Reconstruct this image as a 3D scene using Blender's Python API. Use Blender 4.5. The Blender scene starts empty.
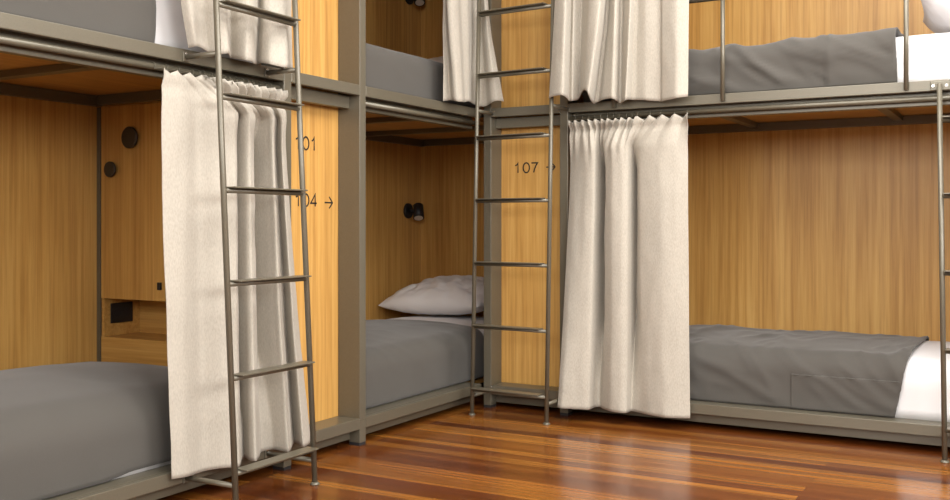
import bpy, bmesh, math, random
from mathutils import Vector, Matrix, noise
random.seed(7)
SC = bpy.context.scene
COL = SC.collection

# ------------------------------------------------------------------ materials
def new_mat(name):
    m = bpy.data.materials.new(name); m.use_nodes = True
    nt = m.node_tree
    return m, nt, nt.nodes['Principled BSDF']

def node(nt, t, **kw):
    n = nt.nodes.new(t)
    for k, v in kw.items(): setattr(n, k, v)
    return n

def ramp(nt, fac, stops):
    r = node(nt, 'ShaderNodeValToRGB')
    e = r.color_ramp.elements
    while len(e) < len(stops): e.new(0.5)
    for i, (p, c) in enumerate(stops):
        e[i].position = p; e[i].color = (*c, 1)
    nt.links.new(fac, r.inputs[0])
    return r.outputs[0]

def noise_tex(nt, scale_vec, scale=1.0, detail=4, rough=.55, coord='Object', off=(0, 0, 0)):
    tc = node(nt, 'ShaderNodeTexCoord'); mp = node(nt, 'ShaderNodeMapping')
    mp.inputs['Scale'].default_value = scale_vec; mp.inputs['Location'].default_value = off
    nt.links.new(tc.outputs[coord], mp.inputs[0])
    n = node(nt, 'ShaderNodeTexNoise')
    n.inputs['Scale'].default_value = scale; n.inputs['Detail'].default_value = detail
    n.inputs['Roughness'].default_value = rough
    nt.links.new(mp.outputs[0], n.inputs['Vector'])
    return n.outputs[0]

def mixc(nt, fac, a, b, mode='MIX'):
    m = node(nt, 'ShaderNodeMix', data_type='RGBA', blend_type=mode)
    if hasattr(fac, 'is_linked'): nt.links.new(fac, m.inputs[0])
    else: m.inputs[0].default_value = fac
    for i, v in ((6, a), (7, b)):
        if hasattr(v, 'is_linked'): nt.links.new(v, m.inputs[i])
        else: m.inputs[i].default_value = (*v, 1)
    return m.outputs[2]

def bump(nt, bs, h, strength, dist=.002):
    b = node(nt, 'ShaderNodeBump')
    b.inputs['Strength'].default_value = strength; b.inputs['Distance'].default_value = dist
    nt.links.new(h, b.inputs['Height']); nt.links.new(b.outputs[0], bs.inputs['Normal'])

def plain(name, c, rough=.5, metal=0, spec=.5):
    m, nt, b = new_mat(name)
    b.inputs['Base Color'].default_value = (*c, 1); b.inputs['Roughness'].default_value = rough
    b.inputs['Metallic'].default_value = metal; b.inputs['Specular IOR Level'].default_value = spec
    return m

def wood(name, axis, light, mid, dark):
    m, nt, b = new_mat(name)
    a, s = 64, 1.6
    sv = {'z': (a, a, s), 'x': (s, a, a), 'y': (a, s, a)}[axis]
    sw = {'z': (13, 13, .25), 'x': (.25, 13, 13), 'y': (13, .25, 13)}[axis]
    sb = {'z': (3.1, 3.1, .05), 'x': (.05, 3.1, 3.1), 'y': (3.1, .05, 3.1)}[axis]
    n1 = noise_tex(nt, sv, 1.0, 5, .65)
    n2 = noise_tex(nt, sw, 1.0, 3, .5, off=(3, 1, 2))
    n3 = noise_tex(nt, sb, 1.0, 2, .5, off=(7, 4, 1))
    c1 = ramp(nt, n1, [(.36, dark), (.5, mid), (.65, light)])
    c2 = ramp(nt, n2, [(.32, dark), (.52, mid), (.68, light)])
    c = mixc(nt, .42, c1, c2)
    c3 = ramp(nt, n3, [(.35, tuple(v * .86 for v in mid)), (.65, tuple(v * 1.12 for v in mid))])
    c = mixc(nt, .30, c, c3)
    nt.links.new(c, b.inputs['Base Color'])
    b.inputs['Roughness'].default_value = .40
    b.inputs['Specular IOR Level'].default_value = .45
    bump(nt, b, n1, .08, .001)
    return m

OAK = ((.69, .430, .145), (.545, .298, .078), (.325, .148, .034))
WOOD_Z = wood('oak_veneer_upright', 'z', *OAK)
WOOD_X = wood('oak_veneer_crosswise', 'x', *OAK)
WOOD_Y = wood('oak_veneer_lengthwise', 'y', *OAK)

def steel_mat():
    m, nt, b = new_mat('taupe_powder_coated_steel')
    n = noise_tex(nt, (1, 1, 1), 220, 3, .6)
    c = ramp(nt, n, [(.3, (.130, .114, .081)), (.7, (.150, .132, .095))])
    nt.links.new(c, b.inputs['Base Color'])
    b.inputs['Roughness'].default_value = .36; b.inputs['Metallic'].default_value = .25
    b.inputs['Specular IOR Level'].default_value = .7
    bump(nt, b, n, .05, .0006)
    return m
STEEL = steel_mat()
CHROME = plain('bright_screw_steel', (.75, .74, .72), .25, 1)
BLACK = plain('matt_black_plastic', (.012, .011, .012), .5)
KNOB = plain('dark_bronze_metal', (.050, .037, .022), .5, .2)
RUBBER = plain('black_rubber', (.015, .014, .015), .7)
INK = plain('black_vinyl_lettering', (.012, .010, .008), .6)
LENS = plain('frosted_lamp_lens', (.62, .58, .52), .35)

def cloth(name, c, var=.06, weave=520, bs=.25, sheen=.15, rough=.9):
    m, nt, b = new_mat(name)
    n1 = noise_tex(nt, (1, 1, .35), weave, 2, .6)
    n2 = noise_tex(nt, (1, 1, 1), 5, 3, .5)
    c1 = ramp(nt, n1, [(.3, tuple(v * (1 - var) for v in c)), (.7, tuple(min(1, v * (1 + var)) for v in c))])
    c2 = ramp(nt, n2, [(.3, tuple(v * (1 - var * .5) for v in c)), (.7, tuple(min(1, v * (1 + var * .5)) for v in c))])
    nt.links.new(mixc(nt, .4, c1, c2), b.inputs['Base Color'])
    b.inputs['Roughness'].default_value = rough
    b.inputs['Specular IOR Level'].default_value = .15
    b.inputs['Sheen Weight'].default_value = sheen
    bump(nt, b, n1, bs, .0012)
    return m
LINEN = cloth('oatmeal_linen', (.425, .388, .330), .17, 260, .45, .1)
GREY = cloth('charcoal_taupe_cotton', (.086, .079, .070), .06, 600, .15, .2)
WHITE = cloth('white_cotton', (.72, .705, .71), .02, 600, .1, .05)
WALLP = plain("greige_wall_paint", (.36, .33, .29), .9)
CEILP = plain('white_ceiling_paint', (.85, .84, .81), .9)
FRAMEP = plain('white_window_paint', (.75, .74, .71), .5)

def floor_mat():
    m, nt, b = new_mat('varnished_jarrah_floorboards')
    tc = node(nt, 'ShaderNodeTexCoord'); mp = node(nt, 'ShaderNodeMapping')
    nt.links.new(tc.outputs['Object'], mp.inputs[0])
    br = node(nt, 'ShaderNodeTexBrick')
    br.offset = .37; br.offset_frequency = 2
    br.inputs['Scale'].default_value = 1; br.inputs['Brick Width'].default_value = 2.7
    br.inputs['Row Height'].default_value = .068; br.inputs['Mortar Size'].default_value = .0009
    br.inputs['Mortar Smooth'].default_value = .3; br.inputs['Bias'].default_value = 0
    br.inputs['Color1'].default_value = (0, 0, 0, 1); br.inputs['Color2'].default_value = (1, 1, 1, 1)
    br.inputs['Mortar'].default_value = (.5, .5, .5, 1)
    nt.links.new(mp.outputs[0], br.inputs['Vector'])
    tone = ramp(nt, br.outputs['Color'], [(0, (.095, .022, .005)), (.5, (.185, .055, .010)), (1, (.300, .112, .019))])
    g1 = noise_tex(nt, (1.1, 55, 1), 1, 5, .65)
    g2 = noise_tex(nt, (.7, 13, 1), 1, 3, .5, off=(2, 5, 0))
    cg = ramp(nt, g1, [(.30, (.42, .34, .28)), (.52, (1, 1, 1)), (.74, (1.6, 1.8, 1.8))])
    c = mixc(nt, .75, tone, cg, 'MULTIPLY')
    cg2 = ramp(nt, g2, [(.35, (.66, .60, .55)), (.65, (1.18, 1.25, 1.3))])
    c = mixc(nt, .8, c, cg2, 'MULTIPLY')
    c = mixc(nt, br.outputs['Fac'], c, (.05, .015, .006))
    nt.links.new(c, b.inputs['Base Color'])
    rr = noise_tex(nt, (3, 9, 1), 1, 3, .5)
    mr = node(nt, 'ShaderNodeMapRange')
    mr.inputs['To Min'].default_value = .15; mr.inputs['To Max'].default_value = .27
    nt.links.new(rr, mr.inputs[0]); nt.links.new(mr.outputs[0], b.inputs['Roughness'])
    b.inputs['Specular IOR Level'].default_value = .5
    wv = noise_tex(nt, (2, 12, 1), 1, 2, .5)
    bump(nt, b, wv, .05, .01)
    return m
FLOOR = floor_mat()

# ------------------------------------------------------------------ mesh helpers
def wloc(o):
    v = Vector((0, 0, 0))
    while o is not None:
        v += o.location; o = o.parent
    return v

class MB:
    """collects world-space geometry; build() links it as ONE mesh object"""
    def __init__(s): s.v = []; s.f = []; s.sm = []
    def add(s, vs, fs, smooth=False):
        n = len(s.v); s.v += [Vector(p) for p in vs]
        for f in fs: s.f.append([n + i for i in f]); s.sm.append(smooth)
        return s
    def box(s, x0, x1, y0, y1, z0, z1):
        x0, x1 = min(x0, x1), max(x0, x1); y0, y1 = min(y0, y1), max(y0, y1); z0, z1 = min(z0, z1), max(z0, z1)
        vs = [(x, y, z) for z in (z0, z1) for y in (y0, y1) for x in (x0, x1)]
        return s.add(vs, [(0, 2, 3, 1), (4, 5, 7, 6), (0, 1, 5, 4), (2, 6, 7, 3), (0, 4, 6, 2), (1, 3, 7, 5)])
    def tube(s, path, r, n=12, caps=True):
        path = [Vector(p) for p in path]; vs = []; fs = []
        rs = r if isinstance(r, (list, tuple)) else [r] * len(path)
        up = None
        for i, p in enumerate(path):
            t = (path[min(i + 1, len(path) - 1)] - path[max(i - 1, 0)]).normalized()
            if up is None:
                a = Vector((0, 0, 1)) if abs(t.z) < .9 else Vector((1, 0, 0))
                up = t.cross(a).normalized()
            up = (up - t * up.dot(t)).normalized()
            w = t.cross(up)
            for k in range(n):
                an = 2 * math.pi * k / n
                vs.append(p + (up * math.cos(an) + w * math.sin(an)) * rs[i])
        for i in range(len(path) - 1):
            for k in range(n):
                a, b = i * n + k, i * n + (k + 1) % n
                fs.append((a, b, b + n, a + n))
        s.add(vs, fs, True)
        if caps:
            m = len(s.v) - len(vs)
            s.f.append([m + k for k in range(n)][::-1]); s.sm.append(False)
            s.f.append([m + (len(path) - 1) * n + k for k in range(n)]); s.sm.append(False)
        return s
    def build(s, name, mat, parent=None, bevel=0, solid=0, subsurf=0):
        me = bpy.data.meshes.new(name)
        off = wloc(parent) if parent else Vector((0, 0, 0))
        me.from_pydata([v - off for v in s.v], [], s.f)
        me.polygons.foreach_set('use_smooth', s.sm)
        bm = bmesh.new(); bm.from_mesh(me)
        bmesh.ops.recalc_face_normals(bm, faces=bm.faces); bm.to_mesh(me); bm.free()
        me.materials.append(mat)
        o = bpy.data.objects.new(name, me); COL.objects.link(o)
        if parent: o.parent = parent
        if bevel:
            b = o.modifiers.new('edge', 'BEVEL'); b.width = bevel; b.segments = 2; b.limit_method = 'ANGLE'
        if solid:
            b = o.modifiers.new('thickness', 'SOLIDIFY'); b.thickness = solid; b.offset = 0
        if subsurf:
            b = o.modifiers.new('smooth', 'SUBSURF'); b.levels = subsurf; b.render_levels = subsurf
        return o

def tag(o, label=None, cat=None, group=None, kind=None):
    if label: o['label'] = label
    if cat: o['category'] = cat
    if group: o['group'] = group
    if kind: o['kind'] = kind
    return o

def thing(name, loc, label, cat, group=None):
    o = bpy.data.objects.new(name, None); COL.objects.link(o)
    o.location = loc; o.empty_display_size = .1
    return tag(o, label, cat, group)

def rbox(x0, x1, y0, y1, z0, z1, r, step, disp=None, keep=None):
    """rounded, displaced box surface on a lattice; keep(p) drops faces"""
    n = [max(4, round((b - a) / step)) for a, b in ((x0, x1), (y0, y1), (z0, z1))]
    lo = Vector((x0, y0, z0)); hi = Vector((x1, y1, z1)); idx = {}; vs = []; nr = []
    def vert(i, j, k):
        key = (i, j, k)
        if key in idx: return idx[key]
        p = Vector((x0 + (x1 - x0) * i / n[0], y0 + (y1 - y0) * j / n[1], z0 + (z1 - z0) * k / n[2]))
        if k == 0 and 0 < i < n[0] and 0 < j < n[1]:
            d = Vector((0, 0, -1))                       # the underside stays flat
        else:
            q = Vector([min(max(p[a], lo[a] + (r if a < 2 else 0)), hi[a] - r) for a in range(3)])
            d = p - q
            d.normalize()
            p = q + d * r
        if disp: p = p + disp(p, d)
        idx[key] = len(vs); vs.append(p); nr.append(d)
        return idx[key]
    fs = []
    for ax in range(3):
        b, c = (ax + 1) % 3, (ax + 2) % 3
        for side in (0, n[ax]):
            for u in range(n[b]):
                for w in range(n[c]):
                    quad = []
                    for du, dw in ((0, 0), (1, 0), (1, 1), (0, 1)):
                        t = [0, 0, 0]; t[ax] = side; t[b] = u + du; t[c] = w + dw
                        quad.append(vert(*t))
                    if keep:
                        cp = sum((vs[q] for q in quad), Vector()) / 4
                        cn = sum((nr[q] for q in quad), Vector()).normalized()
                        if not keep(cp, cn): continue
                    fs.append(quad)
    used = sorted({i for f in fs for i in f}); mp = {a: i for i, a in enumerate(used)}
    m = MB(); m.add([vs[a] for a in used], [[mp[i] for i in f] for f in fs], True)
    return m

def nz(p, s, seed=0):
    return noise.noise(Vector((p[0] * s[0] + seed, p[1] * s[1] + seed * .7, p[2] * s[2] - seed)))

# ------------------------------------------------------------------ heights
LB, LT = .067, .112        # lower side rail bottom / top
UB, UT = 1.419, 1.462      # upper side rail bottom / top
TOP = 2.80                 # canopy over the upper bunks
W = .995                   # bunk depth (inside)

# ------------------------------------------------------------------ room shell
def structure(name, m, mat, bevel=0):
    return tag(m.build(name, mat, None, bevel), kind='structure')
RX, RY, RZ = 4.7, -6.4, 2.95
structure('floor', MB().box(-1.15, RX + .1, RY - .1, 1.2, -.08, 0), FLOOR)
structure('ceiling', MB().box(-1.15, RX + .1, RY - .1, 1.2, RZ, RZ + .1), CEILP)
structure('wall_left', MB().box(-1.15, -1.05, RY - .1, 1.2, 0, RZ), WALLP)
structure('wall_back', MB().box(-1.05, RX + .1, 1.10, 1.2, 0, RZ), WALLP)
def pierced(axis, c0, c1, a0, a1, holes, z0, z1):
    m = MB(); a = a0
    def bx(p, q, zz0, zz1):
        if axis == 'x': m.box(c0, c1, p, q, zz0, zz1)
        else: m.box(p, q, c0, c1, zz0, zz1)
    for (h0, h1) in holes:
        bx(a, h0, 0, RZ); bx(h0, h1, 0, z0); bx(h0, h1, z1, RZ); a = h1
    bx(a, a1, 0, RZ)
    return m
WZ0, WZ1 = 1.45, 2.75
structure('wall_right', pierced('x', RX, RX + .1, RY, 1.1, [(-5.2, -3.4), (-2.6, -.8)], WZ0, WZ1), WALLP)
structure('wall_front', pierced('y', RY - .1, RY, -1.05, RX, [(.2, 2.2), (2.7, 4.3)], WZ0, WZ1), WALLP)
def pane_mat():
    m, nt, b = new_mat('window_glass')
    tr = node(nt, 'ShaderNodeBsdfTransparent'); gl = node(nt, 'ShaderNodeBsdfGlossy')
    gl.inputs['Roughness'].default_value = .02
    mx = node(nt, 'ShaderNodeMixShader'); mx.inputs[0].default_value = .06
    nt.links.new(tr.outputs[0], mx.inputs[1]); nt.links.new(gl.outputs[0], mx.inputs[2])
    nt.links.new(mx.outputs[0], nt.nodes['Material Output'].inputs[0])
    return m
GLASS = pane_mat()
def unseen_window(n, axis, c, a0, a1):
    m = MB(); t = .05
    def bx(mm, p, q, z0, z1, d0, d1):
        if axis == 'x': mm.box(c + d0, c + d1, p, q, z0, z1)
        else: mm.box(p, q, c + d0, c + d1, z0, z1)
    bx(m, a0, a0 + t, WZ0, WZ1, 0, .1); bx(m, a1 - t, a1, WZ0, WZ1, 0, .1)
    bx(m, a0 + t, a1 - t, WZ0, WZ0 + t, 0, .1); bx(m, a0 + t, a1 - t, WZ1 - t, WZ1, 0, .1)
    mid = (a0 + a1) / 2
    bx(m, mid - .02, mid + .02, WZ0 + t, WZ1 - t, .02, .08)
    o = tag(m.build('window_%d' % n, FRAMEP), kind='structure')
    g = MB(); bx(g, a0 + t, a1 - t, WZ0 + t, WZ1 - t, .045, .055)
    g.build('pane', GLASS, o)
unseen_window(1, 'x', RX, -5.2, -3.4); unseen_window(2, 'x', RX, -2.6, -.8)
unseen_window(3, 'y', RY - .1, .2, 2.2); unseen_window(4, 'y', RY - .1, 2.7, 4.3)  # these two are added behind the camera to hold the fill light

# ------------------------------------------------------------------ bunk beds
# A "run" maps along / outward / height to the room: the left run stands along y and faces +x,
# the other along x and faces -y.
LEFT = lambda a, o, z: (o, a, z)
RIGHT = lambda a, o, z: (a, -o, z)
def rb(m, run, a0, a1, o0, o1, z0, z1):
    p, q = run(a0, o0, z0), run(a1, o1, z1)
    return m.box(p[0], q[0], p[1], q[1], p[2], q[2])

PW = .042
def bunk(run, a0, a1, open0, open1, label, outer=None, endwall=None, cross=(), floor_foot=()):
    """a0..a1 inside length of the bunk; open0..open1 length of its side rails"""
    a0, a1, open0, open1 = a0 + .001, a1 - .001, open0 + .0006, open1 - .0006
    lo = run((a0 + a1) / 2, -.5, 0)
    root = thing('bunk_bed', lo, label, 'bunk bed', 'double-deck bunk beds')
    wz = WOOD_Z
    for nm, z0, z1 in (('lower_side_rail', LB, LT), ('upper_side_rail', UB, UT), ('top_side_rail', 2.76, 2.803)):
        m = MB(); rb(m, run, open0, open1, -.022, 0, z0, z1)
        rb(m, run, open0, open1, -.11, -.022, z1 - .012, z1)
        m.build(nm, STEEL, root, .0025)
    m = MB(); rb(m, run, open0, open1, -.085, -.05, .022, LB + .034); m.build('lower_inner_beam', STEEL, root, .002)
    m = MB(); rb(m, run, open0, open1, -.082, -.052, 1.368, UT - .013); m.build('upper_inner_beam', STEEL, root, .002)
    for z in (1.394, 2.735):
        MB().tube([run(open0, -.026, z), run(open1, -.026, z)], .011, 16).build('curtain_rod', STEEL, root)
    # boards under the two mattresses and the canopy
    bw = WOOD_Y if run is LEFT else WOOD_X
    for nm, z0, z1 in (('lower_base_board', .080, .0995), ('upper_base_board', 1.425, 1.4495), ('canopy_board', 2.79, 2.815)):
        m = MB(); rb(m, run, a0, a1, -W, -.111 if nm != 'canopy_board' else -.111, z0, z1); m.build(nm, bw, root)
    # wall panels
    for nm, z0, z1 in (('lower_back_panel', .08, 1.425), ('upper_back_panel', 1.450, 2.79)):
        m = MB(); rb(m, run, a0, a1, -W - .02, -W, z0, z1); m.build(nm, wz, root)
    # dark steel angles under the upper deck
    m = MB(); rb(m, run, a0, a1, -W, -W + .035, 1.382, 1.424); m.build('back_angle_bar', STEEL, root, .002)
    for c in cross:
        m = MB(); rb(m, run, c - .022, c + .022, -W + .035, -.083, 1.400, 1.4248); m.build('cross_member', STEEL, root, .002)
    for (e, s) in (endwall or []):
        for nm, z0, z1 in (('lower_end_panel', .08, 1.425), ('upper_end_panel', 1.450, 2.79)):
            m = MB(); rb(m, run, e, e + s * .02, -W, .0 if s == 0 else -.112, z0, z1); m.build(nm, wz, root)
    for e, s in floor_foot:
        m = MB(); rb(m, run, e - s * .03, e - s * .0015, -W + .035, -.083, 1.384, 1.4245); m.build('end_angle_bar', STEEL, root, .002)
    if outer is not None:
        m = MB(); rb(m, run, outer - PW / 2, outer + PW / 2, -.11, 0, .012, 2.84); m.build('post', STEEL, root, .003)
        m = MB(); rb(m, run, outer - PW / 2 + .002, outer + PW / 2 - .002, -.054, -.002, 0, .012); m.build('foot_pad', RUBBER, root)
    # rear legs carry the frame
    for a in (a0 + .03, a1 - .03):
        m = MB(); rb(m, run, a - .02, a + .02, -W + .03, -W + .07, 0, .0795); m.build('rear_leg', STEEL, root, .002)
    return root

P101 = (-1.461, -.953); P107 = (.021, .472)
left_bunk = bunk(LEFT, -3.42, P101[0], -3.42, P101[0], 'double-deck bunk bed whose lower bed shows a wooden locker with two round knobs',
                 outer=-3.441, endwall=[(-3.44, -1)], cross=(-2.085, -2.77), floor_foot=[(-1.461, 1)])
mid_bunk = bunk(LEFT, P101[1], 1.02, P101[1], .018, 'middle double-deck bunk bed in the corner, lower bed uncurtained with a pillow',
                endwall=[(1.02, 1)], cross=(-.20, .40), floor_foot=[(1.02, 1)])
right_bunk = bunk(RIGHT, P107[1], 2.48, P107[1], 2.48, 'double-deck bunk bed on the right, with a guard rail on its upper bed',
                  outer=2.501, endwall=[(2.50, 1)], cross=(1.10, 1.795), floor_foot=[(.472, -1)])  # right end panel is out of view, added to keep light from leaking in
# guard rail on the upper right bed
g = MB()
g.tube([(.70, -.012, 1.874), (1.93, -.012, 1.874), (1.955, -.012, 1.874)], .0105, 14)
gr = g.build('guard_rail', STEEL, right_bunk)
for x in (.705, 1.205, 1.935):
    MB().tube([(x, -.012, 1.428), (x, -.012, 1.866)], .0095, 14).build('upright', STEEL, gr)
# ------------------------------------------------------------------ locker units between the bunks
def ribbon(m, run, pts, o, t=.0033, d=.0007, closed=False):
    """flat mitred stroke standing d proud of the panel"""
    P = [Vector(p) for p in pts]; n = len(P); L = []; R = []
    for i in range(n):
        a = P[(i - 1) % n] if (closed or i > 0) else None
        b = P[(i + 1) % n] if (closed or i < n - 1) else None
        d0 = (P[i] - a).normalized() if a is not None else None
        d1 = (b - P[i]).normalized() if b is not None else None
        if d0 is None: d0 = d1
        if d1 is None: d1 = d0
        n0 = Vector((-d0.y, d0.x)); n1 = Vector((-d1.y, d1.x)); nn = n0 + n1
        nn = n0 if nn.length < .1 else nn.normalized()
        k = min(2.2, 1 / max(.3, nn.dot(n0)))
        L.append(P[i] + nn * t * k); R.append(P[i] - nn * t * k)
    vs = []
    for l, r in zip(L, R): vs += [run(l.x, o, l.y), run(r.x, o, r.y), run(l.x, o + d, l.y), run(r.x, o + d, r.y)]
    fs = []
    for i in range(n if closed else n - 1):
        p, q = 4 * i, 4 * ((i + 1) % n)
        fs += [(p, q, q + 1, p + 1), (p + 2, p + 3, q + 3, q + 2), (p, p + 2, q + 2, q), (p + 1, q + 1, q + 3, p + 3)]
    if not closed:
        e = 4 * (n - 1); fs += [(0, 1, 3, 2), (e, e + 2, e + 3, e + 1)]
    return m.add(vs, fs)
GLYPH = {'1': [(.05, .74), (.45, .80), (.75, .90), (.86, 1), (.86, 0)],
         '4': [(.74, 0), (.74, 1), (0, .27), (1, .27)],
         '7': [(0, .97), (1, .97), (.72, .66), (.50, .33), (.38, 0)],
         '0': [(.5 + .5 * math.sin(2 * math.pi * k / 28), .5 + .5 * math.cos(2 * math.pi * k / 28)) for k in range(28)]}
def number(text, spans, run, o, z0, z1, parent):
    for ch, (a0, a1) in zip(text, spans):
        m = MB(); ribbon(m, run, [(a0 + x * (a1 - a0), z0 + y * (z1 - z0)) for x, y in GLYPH[ch]], o, closed=ch == '0')
        m.build('digit', INK, parent)

def arrow(run, a0, a1, zc, h, o, parent):
    m = MB(); t = .0030; d = .0007
    def bar(p, q):
        v = Vector((q[0] - p[0], q[1] - p[1])); n = Vector((-v.y, v.x)).normalized() * t
        c = [(p[0] + n.x, p[1] + n.y), (q[0] + n.x, q[1] + n.y), (q[0] - n.x, q[1] - n.y), (p[0] - n.x, p[1] - n.y)]
        m.add([run(a, o, z) for a, z in c] + [run(a, o + d, z) for a, z in c],
              [(0, 1, 2, 3), (4, 5, 6, 7), (0, 1, 5, 4), (1, 2, 6, 5), (2, 3, 7, 6), (3, 0, 4, 7)])
    bar((a0, zc), (a1 - .004, zc)); bar((a1 - h * .5, zc + h * .5), (a1, zc)); bar((a1 - h * .5, zc - h * .5), (a1, zc))
    return m.build('arrow', INK, parent)

def unit(run, p0, p1, depth, label):
    root = thing('locker_unit', run((p0 + p1) / 2, -.5, 0), label, 'locker', 'locker units between the bunks')
    for a in (p0, p1 - PW):
        m = MB(); rb(m, run, a, a + PW, -depth, 0, .10, 2.84)
        rb(m, run, a, a + PW, -.055, 0, .012, .10)
        p = m.build('post', STEEL, root, .0025)
        m = MB(); rb(m, run, a + .001, a + PW - .001, -.054, -.001, 0, .012); m.build('foot_pad', RUBBER, p)
    i0, i1 = p0 + PW, p1 - PW
    m = MB(); rb(m, run, i0, i1, -depth, 0, LB, LT); m.build('sill', STEEL, root, .0025)
    m = MB(); rb(m, run, i0, i1, -.085, -.05, .022, LB); m.build('lower_beam', STEEL, root, .002)
    m = MB(); rb(m, run, i0, i1, -.022, 0, UB, UT); rb(m, run, i0, i1, -depth, -.022, UT - .012, UT)
    m.build('upper_rail', STEEL, root, .0025)
    m = MB(); rb(m, run, i0, i1, -.082, -.052, 1.368, 1.4185); m.build('upper_beam', STEEL, root, .002)
    m = MB(); rb(m, run, i0, i1, -.022, 0, 2.76, 2.803); m.build('top_rail', STEEL, root, .0025)
    for nm, z0, z1 in (('lower_front_panel', LT, UT - .013), ('upper_front_panel', UT, 2.79)):
        m = MB(); rb(m, run, i0 - .03, i1 + .03, -depth - .018, -depth - .0005, z0, z1); m.build(nm, WOOD_Z, root)
    m = MB(); rb(m, run, p0 + .002, p1 - .002, -W, -depth - .02, 2.79, 2.81); m.build('top_panel', WOOD_Z, root)
    m = MB(); rb(m, run, p0 + .002, p1 - .002, -W - .02, -W, .02, 2.79); m.build('back_panel', WOOD_Z, root)
    m = MB(); rb(m, run, p0 + .01, p1 - .01, -W + .03, -W + .06, 0, .02); m.build('rear_foot', STEEL, root)
    return root

u101 = unit(LEFT, *P101, .11, 'wooden locker unit in taupe steel frame lettered 101 and 104')
u107 = unit(RIGHT, *P107, .11, 'narrower wooden locker unit in the corner lettered 107')
PD = -.1100
number('101', [(-1.263, -1.244), (-1.219, -1.183), (-1.166, -1.147)], LEFT, PD, 1.190, 1.240, u101)
number('104', [(-1.263, -1.244), (-1.219, -1.183), (-1.171, -1.134)], LEFT, PD, .968, 1.016, u101)
arrow(LEFT, -1.083, -1.031, .985, .046, PD, u101)
number('107', [(.138, .157), (.183, .217), (.228, .261)], RIGHT, PD, 1.150, 1.198, u107)
arrow(RIGHT, .308, .356, 1.174, .042, PD, u107)
# side of the 107 unit towards its neighbours
for x0, x1 in ((.022, .040), (.452, .470)):
    MB().box(x0, x1, .129, .994, .02, 2.79).build('side_panel', WOOD_Z, u107)
MB().box(-.994, -.129, -.975, -.957, .02, 2.79).build('side_panel', WOOD_Z, u101)
# face of the 101 unit towards the left bunk: door, niche, drawer front
yf = -1.459
MB().box(-.972, -.129, yf, yf + .018, .593, 1.380).build('locker_door', WOOD_Z, u101, .0015)
dl = MB().box(-.640, -.622, yf - .010, yf, .638, .668).build('lock', BLACK, u101, .002)
MB().box(-.972, -.129, yf, yf + .018, .10, .436).build('drawer_front', WOOD_X, u101, .0015)
MB().box(-.984, -.129, yf + .002, yf + .018, 1.382, 2.79).build('upper_side_panel', WOOD_Z, u101)
nb = MB()
nb.box(-.984, -.129, yf + .19, yf + .205, .42, .62)            # back of the niche
nb.box(-.984, -.129, yf + .018, yf + .19, .420, .436)          # its shelf
nb.box(-.984, -.129, yf + .018, yf + .19, .593, .609)          # its top
nb.box(-.972, -.957, yf + .003, yf + .19, .436, .593)          # its cheek
nb.build('niche', WOOD_X, u101, .001)
MB().box(-.994, -.974, yf - .0016, yf + .004, .11, 1.379).build('corner_strip', STEEL, u101)
po = thing('power_socket', (-.957, yf + .09, .50), 'black power socket on the side of the niche in the locker beside the left bed', 'socket')
MB().box(-.9568, -.951, yf + .034, yf + .148, .487, .570).build('face_plate', BLACK, po, .002)
for y in (yf + .065, yf + .118):
    MB().tube([(-.951, y, .529), (-.9495, y, .529)], .018, 20).build('outlet', RUBBER, po)

# round knobs on the locker door
def knob(x, z, r, label):
    k = thing('wall_knob', (x, yf, z), label, 'knob', 'round knobs on the locker door')
    MB().tube([(x, yf - .0005, z), (x, yf - .010, z)], r * .5, 20).build('stem', KNOB, k)
    m = MB().tube([(x, yf - .009, z), (x, yf - .011, z), (x, yf - .018, z), (x, yf - .021, z)], [r * .94, r, r, r * .9], 32)
    m.build('cap', KNOB, k)
knob(-.788, 1.246, .044, 'larger dark round knob, higher of two on the wooden locker door')
knob(-.902, 1.121, .032, 'smaller dark round knob, lower of two on the wooden locker door')

# ------------------------------------------------------------------ reading lamps in the corner bunk
def lamp(y, z, label):
    x = -W
    l = thing('reading_lamp', (x, y, z), label, 'lamp', 'reading lamps in the corner bunk')
    MB().tube([(x + .0005, y, z), (x + .012, y, z), (x + .017, y, z)], [.047, .047, .040], 32).build('wall_plate', BLACK, l)
    MB().tube([(x + .015, y, z), (x + .035, y + .004, z - .002), (x + .052, y + .010, z - .004)], .011, 14).build('arm', BLACK, l)
    d = Vector((.30, -.42, -.86)).normalized(); c = Vector((x + .070, y + .016, z - .006))
    a, b = c - d * .045, c + d * .045
    MB().tube([a - d * .006, a, b], [.024, .031, .034], 28).build('lamp_head', BLACK, l)
    MB().tube([b, b + d * .002], .027, 24).build('lens', LENS, l)
lamp(.868, .978, 'small black reading lamp on the wall above the lower corner pillow')
lamp(.880, 2.297, 'small black reading lamp on the wall of the upper corner bed, at the top edge')

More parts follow.
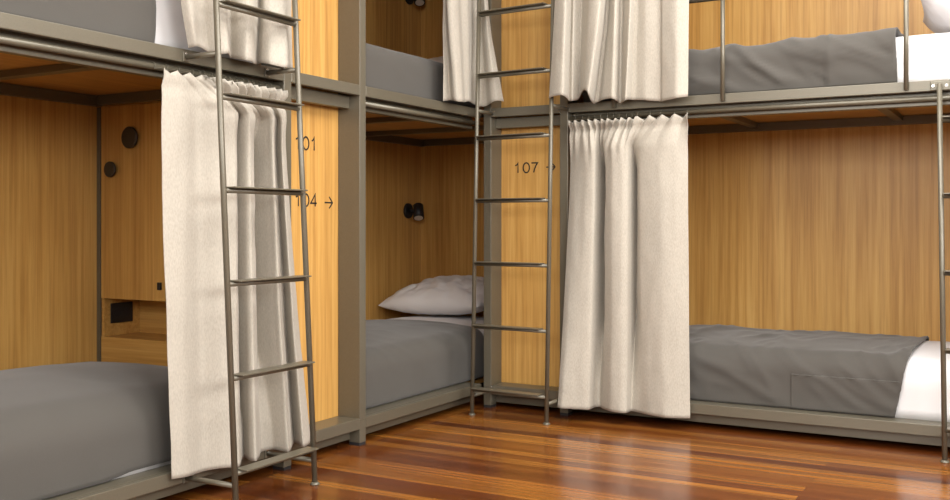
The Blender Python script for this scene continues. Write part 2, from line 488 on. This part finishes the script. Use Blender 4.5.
# ------------------------------------------------------------------ ladders
TREADS = (.120, .415, .710, 1.005, 1.300, 1.595, 1.890, 2.185)
def ladder(run, legs, ztop, label, n, gap0, gap1, ties=(), plate=False):
    """legs: two (along, outward at floor, outward at z=1) of the stiles"""
    at = lambda k, z: run(legs[k][0] + (legs[k][3] * z if len(legs[k]) > 3 else 0), legs[k][1] + (legs[k][2] - legs[k][1]) * z, z)
    c = [(p + q) / 2 for p, q in zip(at(0, 0), at(1, 0))]
    root = thing('bunk_ladder', c, label, 'ladder', 'taupe steel bunk ladders')
    for k in (0, 1):
        s = MB().tube([at(k, .006), at(k, ztop)], .0098, 16).build('stile', STEEL, root)
        b = Vector(at(k, 0)); MB().tube([b, b + Vector((0, 0, .004)), b + Vector((0, 0, .010))], [.0165, .0165, .0105], 20).build('foot', STEEL, s)
    for z in TREADS[:n]:
        p, q = Vector(at(0, z)), Vector(at(1, z)); u = (q - p).normalized()
        r = MB().tube([p, q], .0085, 14).build('rung', STEEL, root)
        out = Vector(run(0, 1, 0)); m = MB()
        s0, s1 = p + u * gap0, q - u * gap1
        vs = []
        for zz in (.0075, .0125):
            for e in (s0, s1):
                for o in (-.015, .036): vs.append(e + out * o + Vector((0, 0, zz)))
        m.add(vs, [(0, 1, 3, 2), (4, 6, 7, 5), (0, 4, 5, 1), (2, 3, 7, 6), (0, 2, 6, 4), (1, 5, 7, 3)])
        m.build('tread', STEEL, r, .0015)
    for z in ties:
        for k in (0, 1):
            p = Vector(at(k, z)); a = legs[k][0]; w = Vector(run(a, .001, z))
            t = MB().tube([w, p], .0085, 14).build('bracket_arm', STEEL, root)
            m = MB(); rb(m, run, a - .013, a + .013, .0006, .005, z - .015, z + .015); m.build('bracket_plate', STEEL, t, .001)
            m = MB(); sc = run(a - .004, .005, z + .010); se = run(a - .004, .0075, z + .010); m.tube([sc, se], .0042, 12); m.build('screw', CHROME, t)
    if plate:
        for k in (0, 1):
            a = legs[k][0] + legs[k][3] * ztop; z = ztop - .004
            m = MB(); rb(m, run, a - .034, a + .034, .0006, .006, z - .018, z + .018); t = m.build('hook_plate', STEEL, root, .004)
            p = Vector(at(k, z)); MB().tube([Vector(run(a, .003, z)), p], .009, 14).build('bracket_arm', STEEL, root)
            for s in (-1, 1):
                MB().tube([run(a + s * .024, .006, z), run(a + s * .024, .0085, z)], .0048, 12).build('screw', CHROME, t)
            z = .09; a = legs[k][0]
            p = Vector(at(k, z)); t = MB().tube([Vector(run(a, .001, z)), p], .0085, 14).build('bracket_arm', STEEL, root)
            m = MB(); rb(m, run, a - .016, a + .016, .0006, .005, z - .016, z + .016); m.build('bracket_plate', STEEL, t, .001)
            MB().tube([run(a - .008, .005, z), run(a - .008, .008, z)], .0042, 12).build('screw', CHROME, t)
    return root
ladder(LEFT, [(-1.943, .217, .164), (-1.555, .217, .164)], 2.30, 'leaning steel ladder before the curtains of the left bunk, beside 101', 8, .016, .015, ties=(.083, 1.437))
ladder(RIGHT, [(.07, .201, .166), (.47, .229, .193)], 2.30, 'leaning steel ladder in front of the locker unit lettered 107', 8, .010, .030, ties=(.09, 1.436))
ladder(RIGHT, [(2.083, .136, .060, -.019), (2.483, .136, .060, -.019)], 1.442, 'steel ladder cut off by the photo edge, hung from the right bunk upper rail', 5, .010, .010, plate=True)

# ------------------------------------------------------------------ mattresses and covers
def wr_diag(seed, amp, sx, along, run):
    """wrinkles that run diagonally across the front of the cover"""
    def f(p, d):
        a = p.y if run is LEFT else p.x; o = p.x if run is LEFT else -p.y
        z = p.z
        c = a * .62 + z + .08 * noise.noise(Vector((a * 3 + seed, z * 3, o * 2)))
        n1 = noise.noise(Vector((c * sx, (a - z) * 1.3 + seed, o * 3)))
        n2 = noise.noise(Vector((c * sx * 2.1 + seed, (a - z) * 2.6, o * 5)))
        n3 = noise.noise(Vector((a * 2.2 + seed, z * 3, o * 2.4)))
        rid = max(0, 1 - abs(n1) * 3.2) ** 1.4 * (.4 + .6 * max(0, min(1, .5 + n3 * 1.6)))
        rid2 = max(0, 1 - abs(n2) * 3.5) ** 1.4
        return d * (amp * (rid + .35 * rid2) + .005 * max(-.4, n3))
    return f

def bed(run, a0, a1, z0, z1, o_front, cov0, cov1, lab_m, lab_c, seed, crown=.03, amp=.004, r=.085, sx=9, extra=None, cov_end=None, step=.02, mamp=.002, patch=None, back=-.962, gm='mattresses', gc='grey bed covers'):
    lo = run((a0 + a1) / 2, -.5, z0)
    def crownf(p, mul=1):
        a = p.y if run is LEFT else p.x; o = p.x if run is LEFT else -p.y
        t = max(0, min(1, (p.z - z0) / (z1 - z0)))
        u = (a - (a0 + a1) / 2) / ((a1 - a0) / 2); v = (o - (o_front + back) / 2) / ((o_front - back) / 2)
        return crown * t * max(0, 1 - u ** 4) * max(0, 1 - v * v)
    def disp_m(p, d):
        return Vector((0, 0, crownf(p))) + d * (mamp * (nz(p, (7, 7, 7), seed) + .5 * nz(p, (14, 14, 14), seed)) if p.z > z0 + .01 and (p.x if run is LEFT else -p.y) > back + .03 else 0)
    A, B = run(a0, o_front - .012, z0), run(a1, back, z1)
    x0, x1 = sorted((A[0], B[0])); y0, y1 = sorted((A[1], B[1]))
    flat = lambda p, e: Vector((e.x, e.y, max(e.z, z0 - p.z)))      # nothing sinks below the base
    m = rbox(x0, x1, y0, y1, z0, z1, r - .008, .035, lambda p, d: flat(p, disp_m(p, d)))
    ob = m.build('mattress', WHITE); tag(ob, lab_m, 'mattress', gm)
    # cover: shell over top, front, back, closed at the ends that lie inside the bed
    wf = wr_diag(seed, amp, sx, a0, run)
    open0, open1 = cov0 > a0 + .05, cov1 < a1 - .05
    c0 = cov0 - (.15 if open0 else .013); c1 = cov1 + (.15 if open1 else .013)
    A, B = run(c0, o_front, z0), run(c1, back - .012, z1 + .008)
    x0, x1 = sorted((A[0], B[0])); y0, y1 = sorted((A[1], B[1]))
    def disp_c(p, d):
        e = Vector((0, 0, crownf(p)))
        q = max(0, min(1, (p.z - z0 - .004) / .04))
        o = p.x if run is LEFT else -p.y
        w = wf(p, d) * q * max(0, min(1, (o - back - .02) / .06))
        e = e + w
        if extra: e = e + extra(p, d)
        e = e + d * .002
        return Vector((e.x, e.y, max(e.z, z0 + .004 - p.z)))
    end = cov_end or (lambda z: 0)
    def cut(p, k):
        w = .004 * math.sin(p.z * 13 + (p.x if run is LEFT else p.y) * 5 + seed)
        return (cov1 + end(p.z) + w) if k else cov0 - w
    def disp_e(p, d):
        q = p + disp_c(p, d); i = 1 if run is LEFT else 0
        if open1: q[i] = min(q[i], cut(q, 1))
        if open0: q[i] = max(q[i], cut(q, 0))
        return q - p
    def keep(p, n):
        a = p.y if run is LEFT else p.x
        if open0 and a < cut(p, 0) + .0006: return False
        if open1 and a > cut(p, 1) - .0006: return False
        return n.z > -.5
    m = rbox(x0, x1, y0, y1, z0, z1 + .008, r, step, disp_e, keep)
    oc = m.build('bed_cover', GREY, None, 0, .004); tag(oc, lab_c, 'bed cover', gc)
    if patch:                                            # doubled cloth sewn on the front of the cover
        def disp_p(p, d):
            q = p + disp_e(p, d) + d * .0042; i = 1 if run is LEFT else 0
            q[i] = max(q[i], patch[0]); q.z = min(q.z, patch[2])
            return q - p
        def keep_p(p, n):
            a, o = (p.y, p.x) if run is LEFT else (p.x, -p.y)
            return patch[0] + .0004 < a < min(patch[1], cut(p, 1) - .0006) and z0 + .006 < p.z < patch[2] - .0004 and o > -.3 and (n.y < -.5 if run is RIGHT else n.x > .5)
        m = rbox(x0, x1, y0, y1, z0, z1 + .008, r, step, disp_p, keep_p)
        m.build('sewn_patch', GREY, oc, 0, .003)
    return ob, oc

ZL0, ZL1, ZU0, ZU1 = .1125, .338, 1.4630, 1.660
bed(LEFT, -3.39, -1.505, ZL0, ZL1, -.075, -3.39, -1.505, 'mattress of the lower left bed, hidden under its smooth grey cover', 'smooth grey cover on the lower left bed behind the open curtain', 3.1, .055, .0015, .10, 3,
    extra=lambda p, d: Vector((0, 0, .016 * max(0, 1 - (p.z - ZL0) / .06) * max(0, min(1, (p.y + 2.22) / .12)))) if p.x > -.3 else Vector((0, 0, 0)))
bed(LEFT, -.925, .985, ZL0, ZL1, -.09, -.925, .22, 'white sheeted mattress of the lower corner bed, under the pillow', 'grey cover on the lower corner bed with its pillow', 9.4, .035, .0045, .085, 5)
bed(RIGHT, .525, 2.45, ZL0, ZL1, -.075, .525, 1.880, 'white sheeted mattress of the lower right bed, bare end beside the ladder foot', 'wrinkled grey cover on the lower right bed above the floor', 5.7, .03, .015, .085, 6.5,
    cov_end=lambda z: .23 * max(0, z - .12), step=.0125,
    patch=(1.475, 1.97, .262))
bed(LEFT, -3.39, -1.505, ZU0, ZU1, -.065, -3.39, -2.015, 'white sheeted mattress of the upper left bed, bare end beside the curtain', 'grey cover on the upper left bed at the top left', 12.3, .03, .005, .07, 4)
bed(LEFT, -.925, .985, ZU0, ZU1, -.065, -.925, .10, 'mattress of the upper corner bed beside the drawn curtain', 'pale-lit grey cover on the upper corner bed', 15.9, .0, .003, .06, 5)
bed(RIGHT, .525, 2.45, ZU0, ZU1, -.055, .525, 1.893, 'white sheeted mattress of the upper right bed behind the guard rail', 'wrinkled grey cover on the upper right bed behind the guard rail', 20.2, .02, .019, .06, 7.5, step=.0125,
    extra=lambda p, d: d * ((.007 if p.x > 1.625 else 0) + .009 * math.exp(-((p.x - 1.61) / .03) ** 2) * (p.z - 1.46) / .2) if p.y < .3 else Vector((0, 0, 0)))

# ------------------------------------------------------------------ pillows
def pillow(L, Wd, H, mat, loc, rot, label, seed, amp=.006, group='white pillows', blunt=.62):
    N = 36; vs = []; fs = []
    R = Matrix.Rotation(rot[2], 3, 'Z') @ Matrix.Rotation(rot[0], 3, 'X') @ Matrix.Rotation(rot[1], 3, 'Y')
    def pt(i, j, s):
        u, v = -1 + 2 * i / N, -1 + 2 * j / N
        x = L / 2 * u * (1 - .05 * (1 - v * v)) ; y = Wd / 2 * v * (1 - .07 * (1 - u * u))
        t = (max(0, 1 - abs(u) ** 2.6)) ** blunt * (max(0, 1 - abs(v) ** 2.6)) ** blunt
        z = s * H / 2 * t * (1 if s > 0 else .75)
        q = Vector((x, y, z))
        c1 = abs(noise.noise(Vector((u * 3.2 + v * 1.5 + seed, v * 2 - u, s)))); c2 = abs(noise.noise(Vector((u * 7 - v * 2, v * 4 + seed, s * 2))))
        k = -amp * (max(0, 1 - c1 * 4) + .6 * max(0, 1 - c2 * 4)) * (0.25 + t) if abs(u) < 1 and abs(v) < 1 else 0
        return R @ (q + Vector((0, 0, k * (1 if s > 0 else .4)))) + Vector(loc)
    idx = {}
    for s in (1, -1):
        for i in range(N + 1):
            for j in range(N + 1):
                edge = i in (0, N) or j in (0, N)
                key = (i, j, 0 if edge else s)
                if key not in idx: idx[key] = len(vs); vs.append(pt(i, j, s))
    g = lambda i, j, s: idx[(i, j, 0 if (i in (0, N) or j in (0, N)) else s)]
    for s in (1, -1):
        for i in range(N):
            for j in range(N):
                f = [g(i, j, s), g(i + 1, j, s), g(i + 1, j + 1, s), g(i, j + 1, s)]
                fs.append(f if s > 0 else f[::-1])
    o = MB().add(vs, fs, True).build('pillow', mat, None, 0, 0, 1)
    return tag(o, label, 'pillow', group)
R_ = math.radians
pillow(.72, .52, .23, WHITE, (-.575, .70, .477), (R_(9), R_(-2), R_(-5)), 'plump white pillow on the lower corner bed under the lamp', 2.2, .014, blunt=.52)
pillow(.72, .48, .17, WHITE, (-.56, .70, 1.790), (R_(8), 0, 0), 'white pillow on the upper corner bed, mostly behind the curtain', 6.1)
pillow(.52, .66, .34, WHITE, (2.195, .48, 1.812), (R_(0), R_(6), R_(4)), 'white pillow propped on the upper right bed behind the ladder top', 8.8, .014, blunt=.60)

# ------------------------------------------------------------------ curtains
def cat(P, t):
    n = len(P) - 1; x = min(max(t, 0), .999999) * n; i = int(x); f = x - i
    p0, p1, p2, p3 = P[max(i - 1, 0)], P[i], P[i + 1], P[min(i + 2, n)]
    h = lambda a, b, c, d: .5 * (2 * b + (c - a) * f + (2 * a - 5 * b + 4 * c - d) * f * f + (3 * b - a - 3 * c + d) * f ** 3)
    # softened tangents so the folds never overshoot
    k = .75
    out = []
    for q in (0, 1):
        s = h(p0[q], p1[q], p2[q], p3[q]); l = p1[q] + (p2[q] - p1[q]) * (f * f * (3 - 2 * f))
        out.append(k * s + (1 - k) * l)
    return out

def curtain(run, rows, label, head, seed, hooks, rod_z, zb=None, pinch=.055, deep=None, dmin=None):
    """rows: (height, [(along, depth) ...]) from the heading down to the hem"""
    n = len(rows[0][1]) - 1; NC = n * 10; NR = 90; vs = []; fs = []
    ztop, zbot = rows[0][0], rows[-1][0]
    bot = rows[-1][1]; top = rows[0][1]
    root = thing('curtain', run((top[0][0] + top[-1][0]) / 2, .03, zbot), label, 'curtain', 'oatmeal linen bunk curtains')
    def P(c, r):
        s, t = c / NC, r / NR                     # t 0 at the top
        z = ztop + (zbot - ztop) * t
        for (za, pa), (zc_, pc) in zip(rows, rows[1:]):
            if z >= zc_ - 1e-6: break
        w = (za - z) / (za - zc_)
        if zc_ == zbot: w = w ** 1.3
        a0, d0 = cat(pa, s); a1, d1 = cat(pc, s)
        a = a0 + (a1 - a0) * w; d = d0 + (d1 - d0) * w
        if zb: z += zb(s) * t ** 6
        below = ztop - z
        ph = head(s)
        # heading: pleats fan out at the top, are cinched below it and melt into the folds
        tri = abs(((ph[0] / (2 * math.pi)) % 1) * 2 - 1)
        fan = math.exp(-(below / pinch) ** 4)
        rel = math.exp(-((below - pinch) / .09) ** 2) if below > pinch else 1
        k = .55 * fan + .45 * rel
        d += ph[1] * (k * tri * 1.25 - (.35 + .5 * (ph[3] < .3 * .024)) * math.exp(-((below - pinch) / .018) ** 2))
        a += ph[2] * fan * math.cos(ph[0])
        z -= math.exp(-(below / .03) ** 2) * (ph[3] * (1 - tri) + .35 * ph[1])
        d += .004 * noise.noise(Vector((a * 9 + seed, z * 3.2, seed))) + .002 * noise.noise(Vector((a * 26, z * 10, seed)))
        lim = dmin(a, z) if dmin else .005
        if deep:
            g = max(0, min(1, (z - zbot - .10) / .25)) * max(0, min(1, (ztop - .10 - z) / .15)) * deep(s)
            g2 = g * max(0, min(1, (z - .36) / .12))
            d = d - (.055 * g + .035 * g2) * max(0, 1 - d / .045) ** .8
            lim -= .06 * g + .04 * g2
        d = max(d, lim)
        return run(a, d, z)
    for r in range(NR + 1):
        for c in range(NC + 1): vs.append(P(c, r))
    for r in range(NR):
        for c in range(NC):
            i = r * (NC + 1) + c; fs.append((i, i + 1, i + NC + 2, i + NC + 1))
    MB().add(vs, fs, True).build('cloth', LINEN, root, 0, .0026)
    for s in hooks:
        p = Vector(P(round(s * NC), 0))
        a = p.y if run is LEFT else p.x
        q = Vector(run(a, -.026, rod_z))
        o = Vector(run(0, 1, 0)) ; up = Vector((0, 0, 1))
        path = [p - up * .012, p + up * .004]
        for g in range(9):
            an = math.pi * (-.25 + 1.6 * g / 8)
            path.append(q + o * (.0135 * math.cos(an)) + up * (.0135 * math.sin(an)))
        MB().tube(path, .0014, 6).build('hook', STEEL, root)
    return root

def heading(flat_to, n_flat, n_tight, dense_first, amp=.016, along=.006, sag=.012):
    """phase, depth, sideways and sag of the gathered heading along the curtain"""
    def f(s):
        if dense_first: s = 1 - s
        if s < flat_to: ph = s / flat_to * n_flat; k = .5
        else: ph = n_flat + (s - flat_to) / (1 - flat_to) * n_tight; k = 1
        return (ph * 2 * math.pi, amp * k, along * (k - .45), sag * (1.3 - k))
    return f
def flatter(row, k, sh=0): return [(a + sh, d * k + .004) for a, d in row]

LL_B = [(-2.02,.02),(-1.967,.035),(-1.892,.03),(-1.84,.05),(-1.814,.07),(-1.788,.085),(-1.73,.04),(-1.682,.01),(-1.707,.06),(-1.706,.085),(-1.651,.05),(-1.596,.01),(-1.544,.015),(-1.543,.06),(-1.541,.09),(-1.452,.03),(-1.417,.01),(-1.431,.04),(-1.458,.085),(-1.411,.07),(-1.362,.04)]
LL_M = [(-2.065,.02),(-2.004,.03),(-1.927,.03),(-1.866,.04),(-1.812,.05),(-1.78,.06),(-1.738,.03),(-1.705,.008),(-1.72,.045),(-1.713,.065),(-1.665,.04),(-1.619,.008),(-1.596,.015),(-1.599,.04),(-1.601,.065),(-1.55,.03),(-1.514,.008),(-1.524,.03),(-1.542,.055),(-1.526,.05),(-1.491,.03)]
LL_T = [(-2.06 + .0282 * k, .012 + .012 * (k % 2)) for k in range(21)]
curtain(LEFT, [(1.388, LL_T), (1.27, LL_M), (.097, LL_B)], 'long oatmeal curtain on the lower left bunk behind the ladder', heading(.28, 3, 10, False, .026, .006, .016), 1.7,
        [.005, .095, .185] + [.285 + .0525 * k for k in range(14)], 1.394, deep=lambda s: max(0, min(1, (s - .28) / .06)) * max(0, min(1, (.76 - s) / .08)))
RL_B = [(.484,.14),(.51,.15),(.565,.13),(.622,.11),(.622,.04),(.639,.015),(.673,.05),(.721,.085),(.766,.09),(.79,.075),(.793,.02),(.828,.03),(.895,.06),(.964,.075),(1.022,.06),(1.068,.035)]
RL_M = [(.49,.005),(.531,.03),(.594,.06),(.63,.06),(.632,.01),(.645,.005),(.674,.04),(.72,.07),(.767,.07),(.788,.05),(.79,.01),(.821,.025),(.869,.04),(.937,.05),(1.002,.04),(1.054,.02)]
RL_T = [(.500 + .0373 * k, .010 + .012 * (k % 2)) for k in range(16)]
curtain(RIGHT, [(1.390, RL_T), (1.25, RL_M), (.058, RL_B)], 'long oatmeal curtain on the lower right bunk, reaching nearly to the floor', heading(.42, 4, 10, True, .042, .008, .024), 4.2,
        [.01 + .055 * k for k in range(11)] + [.66, .75, .86, .965], 1.394, zb=lambda s: .006 - .012 * s, deep=lambda s: max(0, min(1, (s - .12) / .1)) * max(0, min(1, (.76 - s) / .08)))
LU_B = [(-1.958,.03),(-1.952,.055),(-1.921,.05),(-1.884,.04),(-1.879,.07),(-1.867,.085),(-1.845,.09),(-1.785,.04),(-1.751,.015),(-1.755,.05),(-1.755,.085),(-1.72,.08),(-1.649,.03),(-1.617,.01),(-1.636,.05),(-1.641,.09),(-1.612,.11),(-1.587,.12),(-1.519,.09)]
LU_M = [(-2.004,.03),(-1.995,.055),(-1.956,.05),(-1.911,.04),(-1.897,.07),(-1.876,.085),(-1.844,.08),(-1.792,.04),(-1.756,.015),(-1.755,.05),(-1.734,.075),(-1.699,.07),(-1.639,.03),(-1.606,.01),(-1.626,.05),(-1.612,.07),(-1.577,.08),(-1.545,.08),(-1.494,.06)]
curtain(LEFT, [(2.725, flatter(LU_M, .4)), (1.68, LU_M), (1.456, LU_B)], 'oatmeal curtain on the upper left bunk, its hem over the rail', heading(.3, 2, 8, False), 7.9,
        [.02 + .06 * k for k in range(17)], 2.735, zb=lambda s: .004 - .012 * s + .007 * math.sin(s * 19))
MU_B = [(-.372,.016),(-.33,.02),(-.322,.03),(-.35,.06),(-.348,.08),(-.311,.085),(-.235,.05),(-.195,.052),(-.13,.03),(-.085,.03),(-.066,.05),(-.066,.078),(-.10,.122),(-.10,.152),(-.064,.166)]
MU_M = [(-.372,.015),(-.372,.02),(-.376,.03),(-.412,.06),(-.401,.08),(-.348,.08),(-.262,.04),(-.205,.048),(-.13,.025),(-.09,.02),(-.07,.03),(-.065,.042),(-.08,.062),(-.09,.079),(-.062,.080)]
curtain(LEFT, [(2.725, flatter(MU_M, .5)), (1.965, MU_M), (1.460, MU_B)], 'bunched oatmeal curtain on the upper corner bunk beside the ladder', heading(.2, 1, 7, False), 11.3,
        [.02 + .08 * k for k in range(13)], 2.735, zb=lambda s: .018 * s + .008 * math.sin(s * 15))
RU_B = [(.469,.2),(.51,.225),(.551,.235),(.545,.17),(.545,.15),(.564,.16),(.568,.12),(.572,.1),(.622,.17),(.659,.2),(.647,.14),(.62,.04),(.627,.02),(.667,.06),(.727,.1),(.74,.08),(.738,.02),(.764,.06),(.795,.1),(.796,.05),(.8,.03),(.868,.05),(.934,.04),(.954,.06),(1.023,.09),(1.07,.07)]
RU_M = [(.487,.175),(.514,.19),(.55,.2),(.543,.14),(.545,.12),(.56,.13),(.568,.09),(.583,.08),(.647,.15),(.702,.16),(.698,.1),(.68,.03),(.685,.02),(.707,.05),(.742,.09),(.749,.06),(.745,.02),(.778,.06),(.815,.09),(.814,.04),(.819,.03),(.873,.05),(.934,.04),(.954,.06),(1.02,.08),(1.071,.06)]
RU_T = [(.53 + .0216 * k, .012 + .016 * (k % 2)) for k in range(26)]
curtain(RIGHT, [(2.725, RU_T), (2.35, flatter(RU_M, .7)), (1.95, RU_M), (1.452, RU_B)], 'wide oatmeal curtain on the upper right bunk, draped over the ladder stile', heading(.3, 2, 9, True), 14.8,
        [.01 + .06 * k for k in range(17)], 2.735, zb=lambda s: .012 + .008 * math.sin(s * 26) - .020 * s + .03 * math.exp(-((s - .33) / .04) ** 2), dmin=lambda a, z: .034 if a > .58 else .005)

# ------------------------------------------------------------------ light
def area(name, loc, rot, sx, sy, power, col):
    l = bpy.data.lights.new(name, 'AREA'); l.shape = 'RECTANGLE'; l.size = sx; l.size_y = sy
    l.energy = power; l.color = col
    o = bpy.data.objects.new(name, l); COL.objects.link(o); o.location = loc; o.rotation_euler = rot
    return o
DAY = (1.0, .985, .95)
zc = (WZ0 + WZ1) / 2; wh = WZ1 - WZ0 - .1
area('ceiling_light', (2.0, -1.8, RZ - .02), (0, 0, 0), 1.8, 3.6, 130, DAY)
area('daylight_window', (RX + .03, -4.3, zc), (0, R_(90), 0), wh, 1.7, 92, DAY)
area('daylight_window', (RX + .03, -1.7, zc), (0, R_(90), 0), wh, 1.7, 92, DAY)
area('daylight_window', (1.2, RY - .03, zc), (R_(90), 0, 0), 1.9, wh, 70, DAY)  # added fill lamp behind the camera, brightens the right run
area('daylight_window', (3.5, RY - .03, zc), (R_(90), 0, 0), 1.5, wh, 70, DAY)  # second added fill lamp behind the camera
w = bpy.data.worlds.new('sky'); SC.world = w; w.use_nodes = True
w.node_tree.nodes['Background'].inputs[0].default_value = (.75, .85, 1, 1)
w.node_tree.nodes['Background'].inputs[1].default_value = 1.0

# ------------------------------------------------------------------ camera
cd = bpy.data.cameras.new('camera'); cam = bpy.data.objects.new('camera', cd); COL.objects.link(cam)
cam.location = (2.39723, -4.29097, .90179)
cam.rotation_euler = (math.pi / 2, 0, .514292)
cd.sensor_fit = 'HORIZONTAL'; cd.sensor_width = 36; cd.lens = 1001.024 / 950 * 36
cd.shift_y = -26.78 / 950
cd.clip_start = .05
SC.camera = cam
SC.view_settings.view_transform = 'Standard'
SC.view_settings.look = 'None'
SC.view_settings.gamma = 1; SC.view_settings.use_curve_mapping = False
SC.view_settings.exposure = 0.13
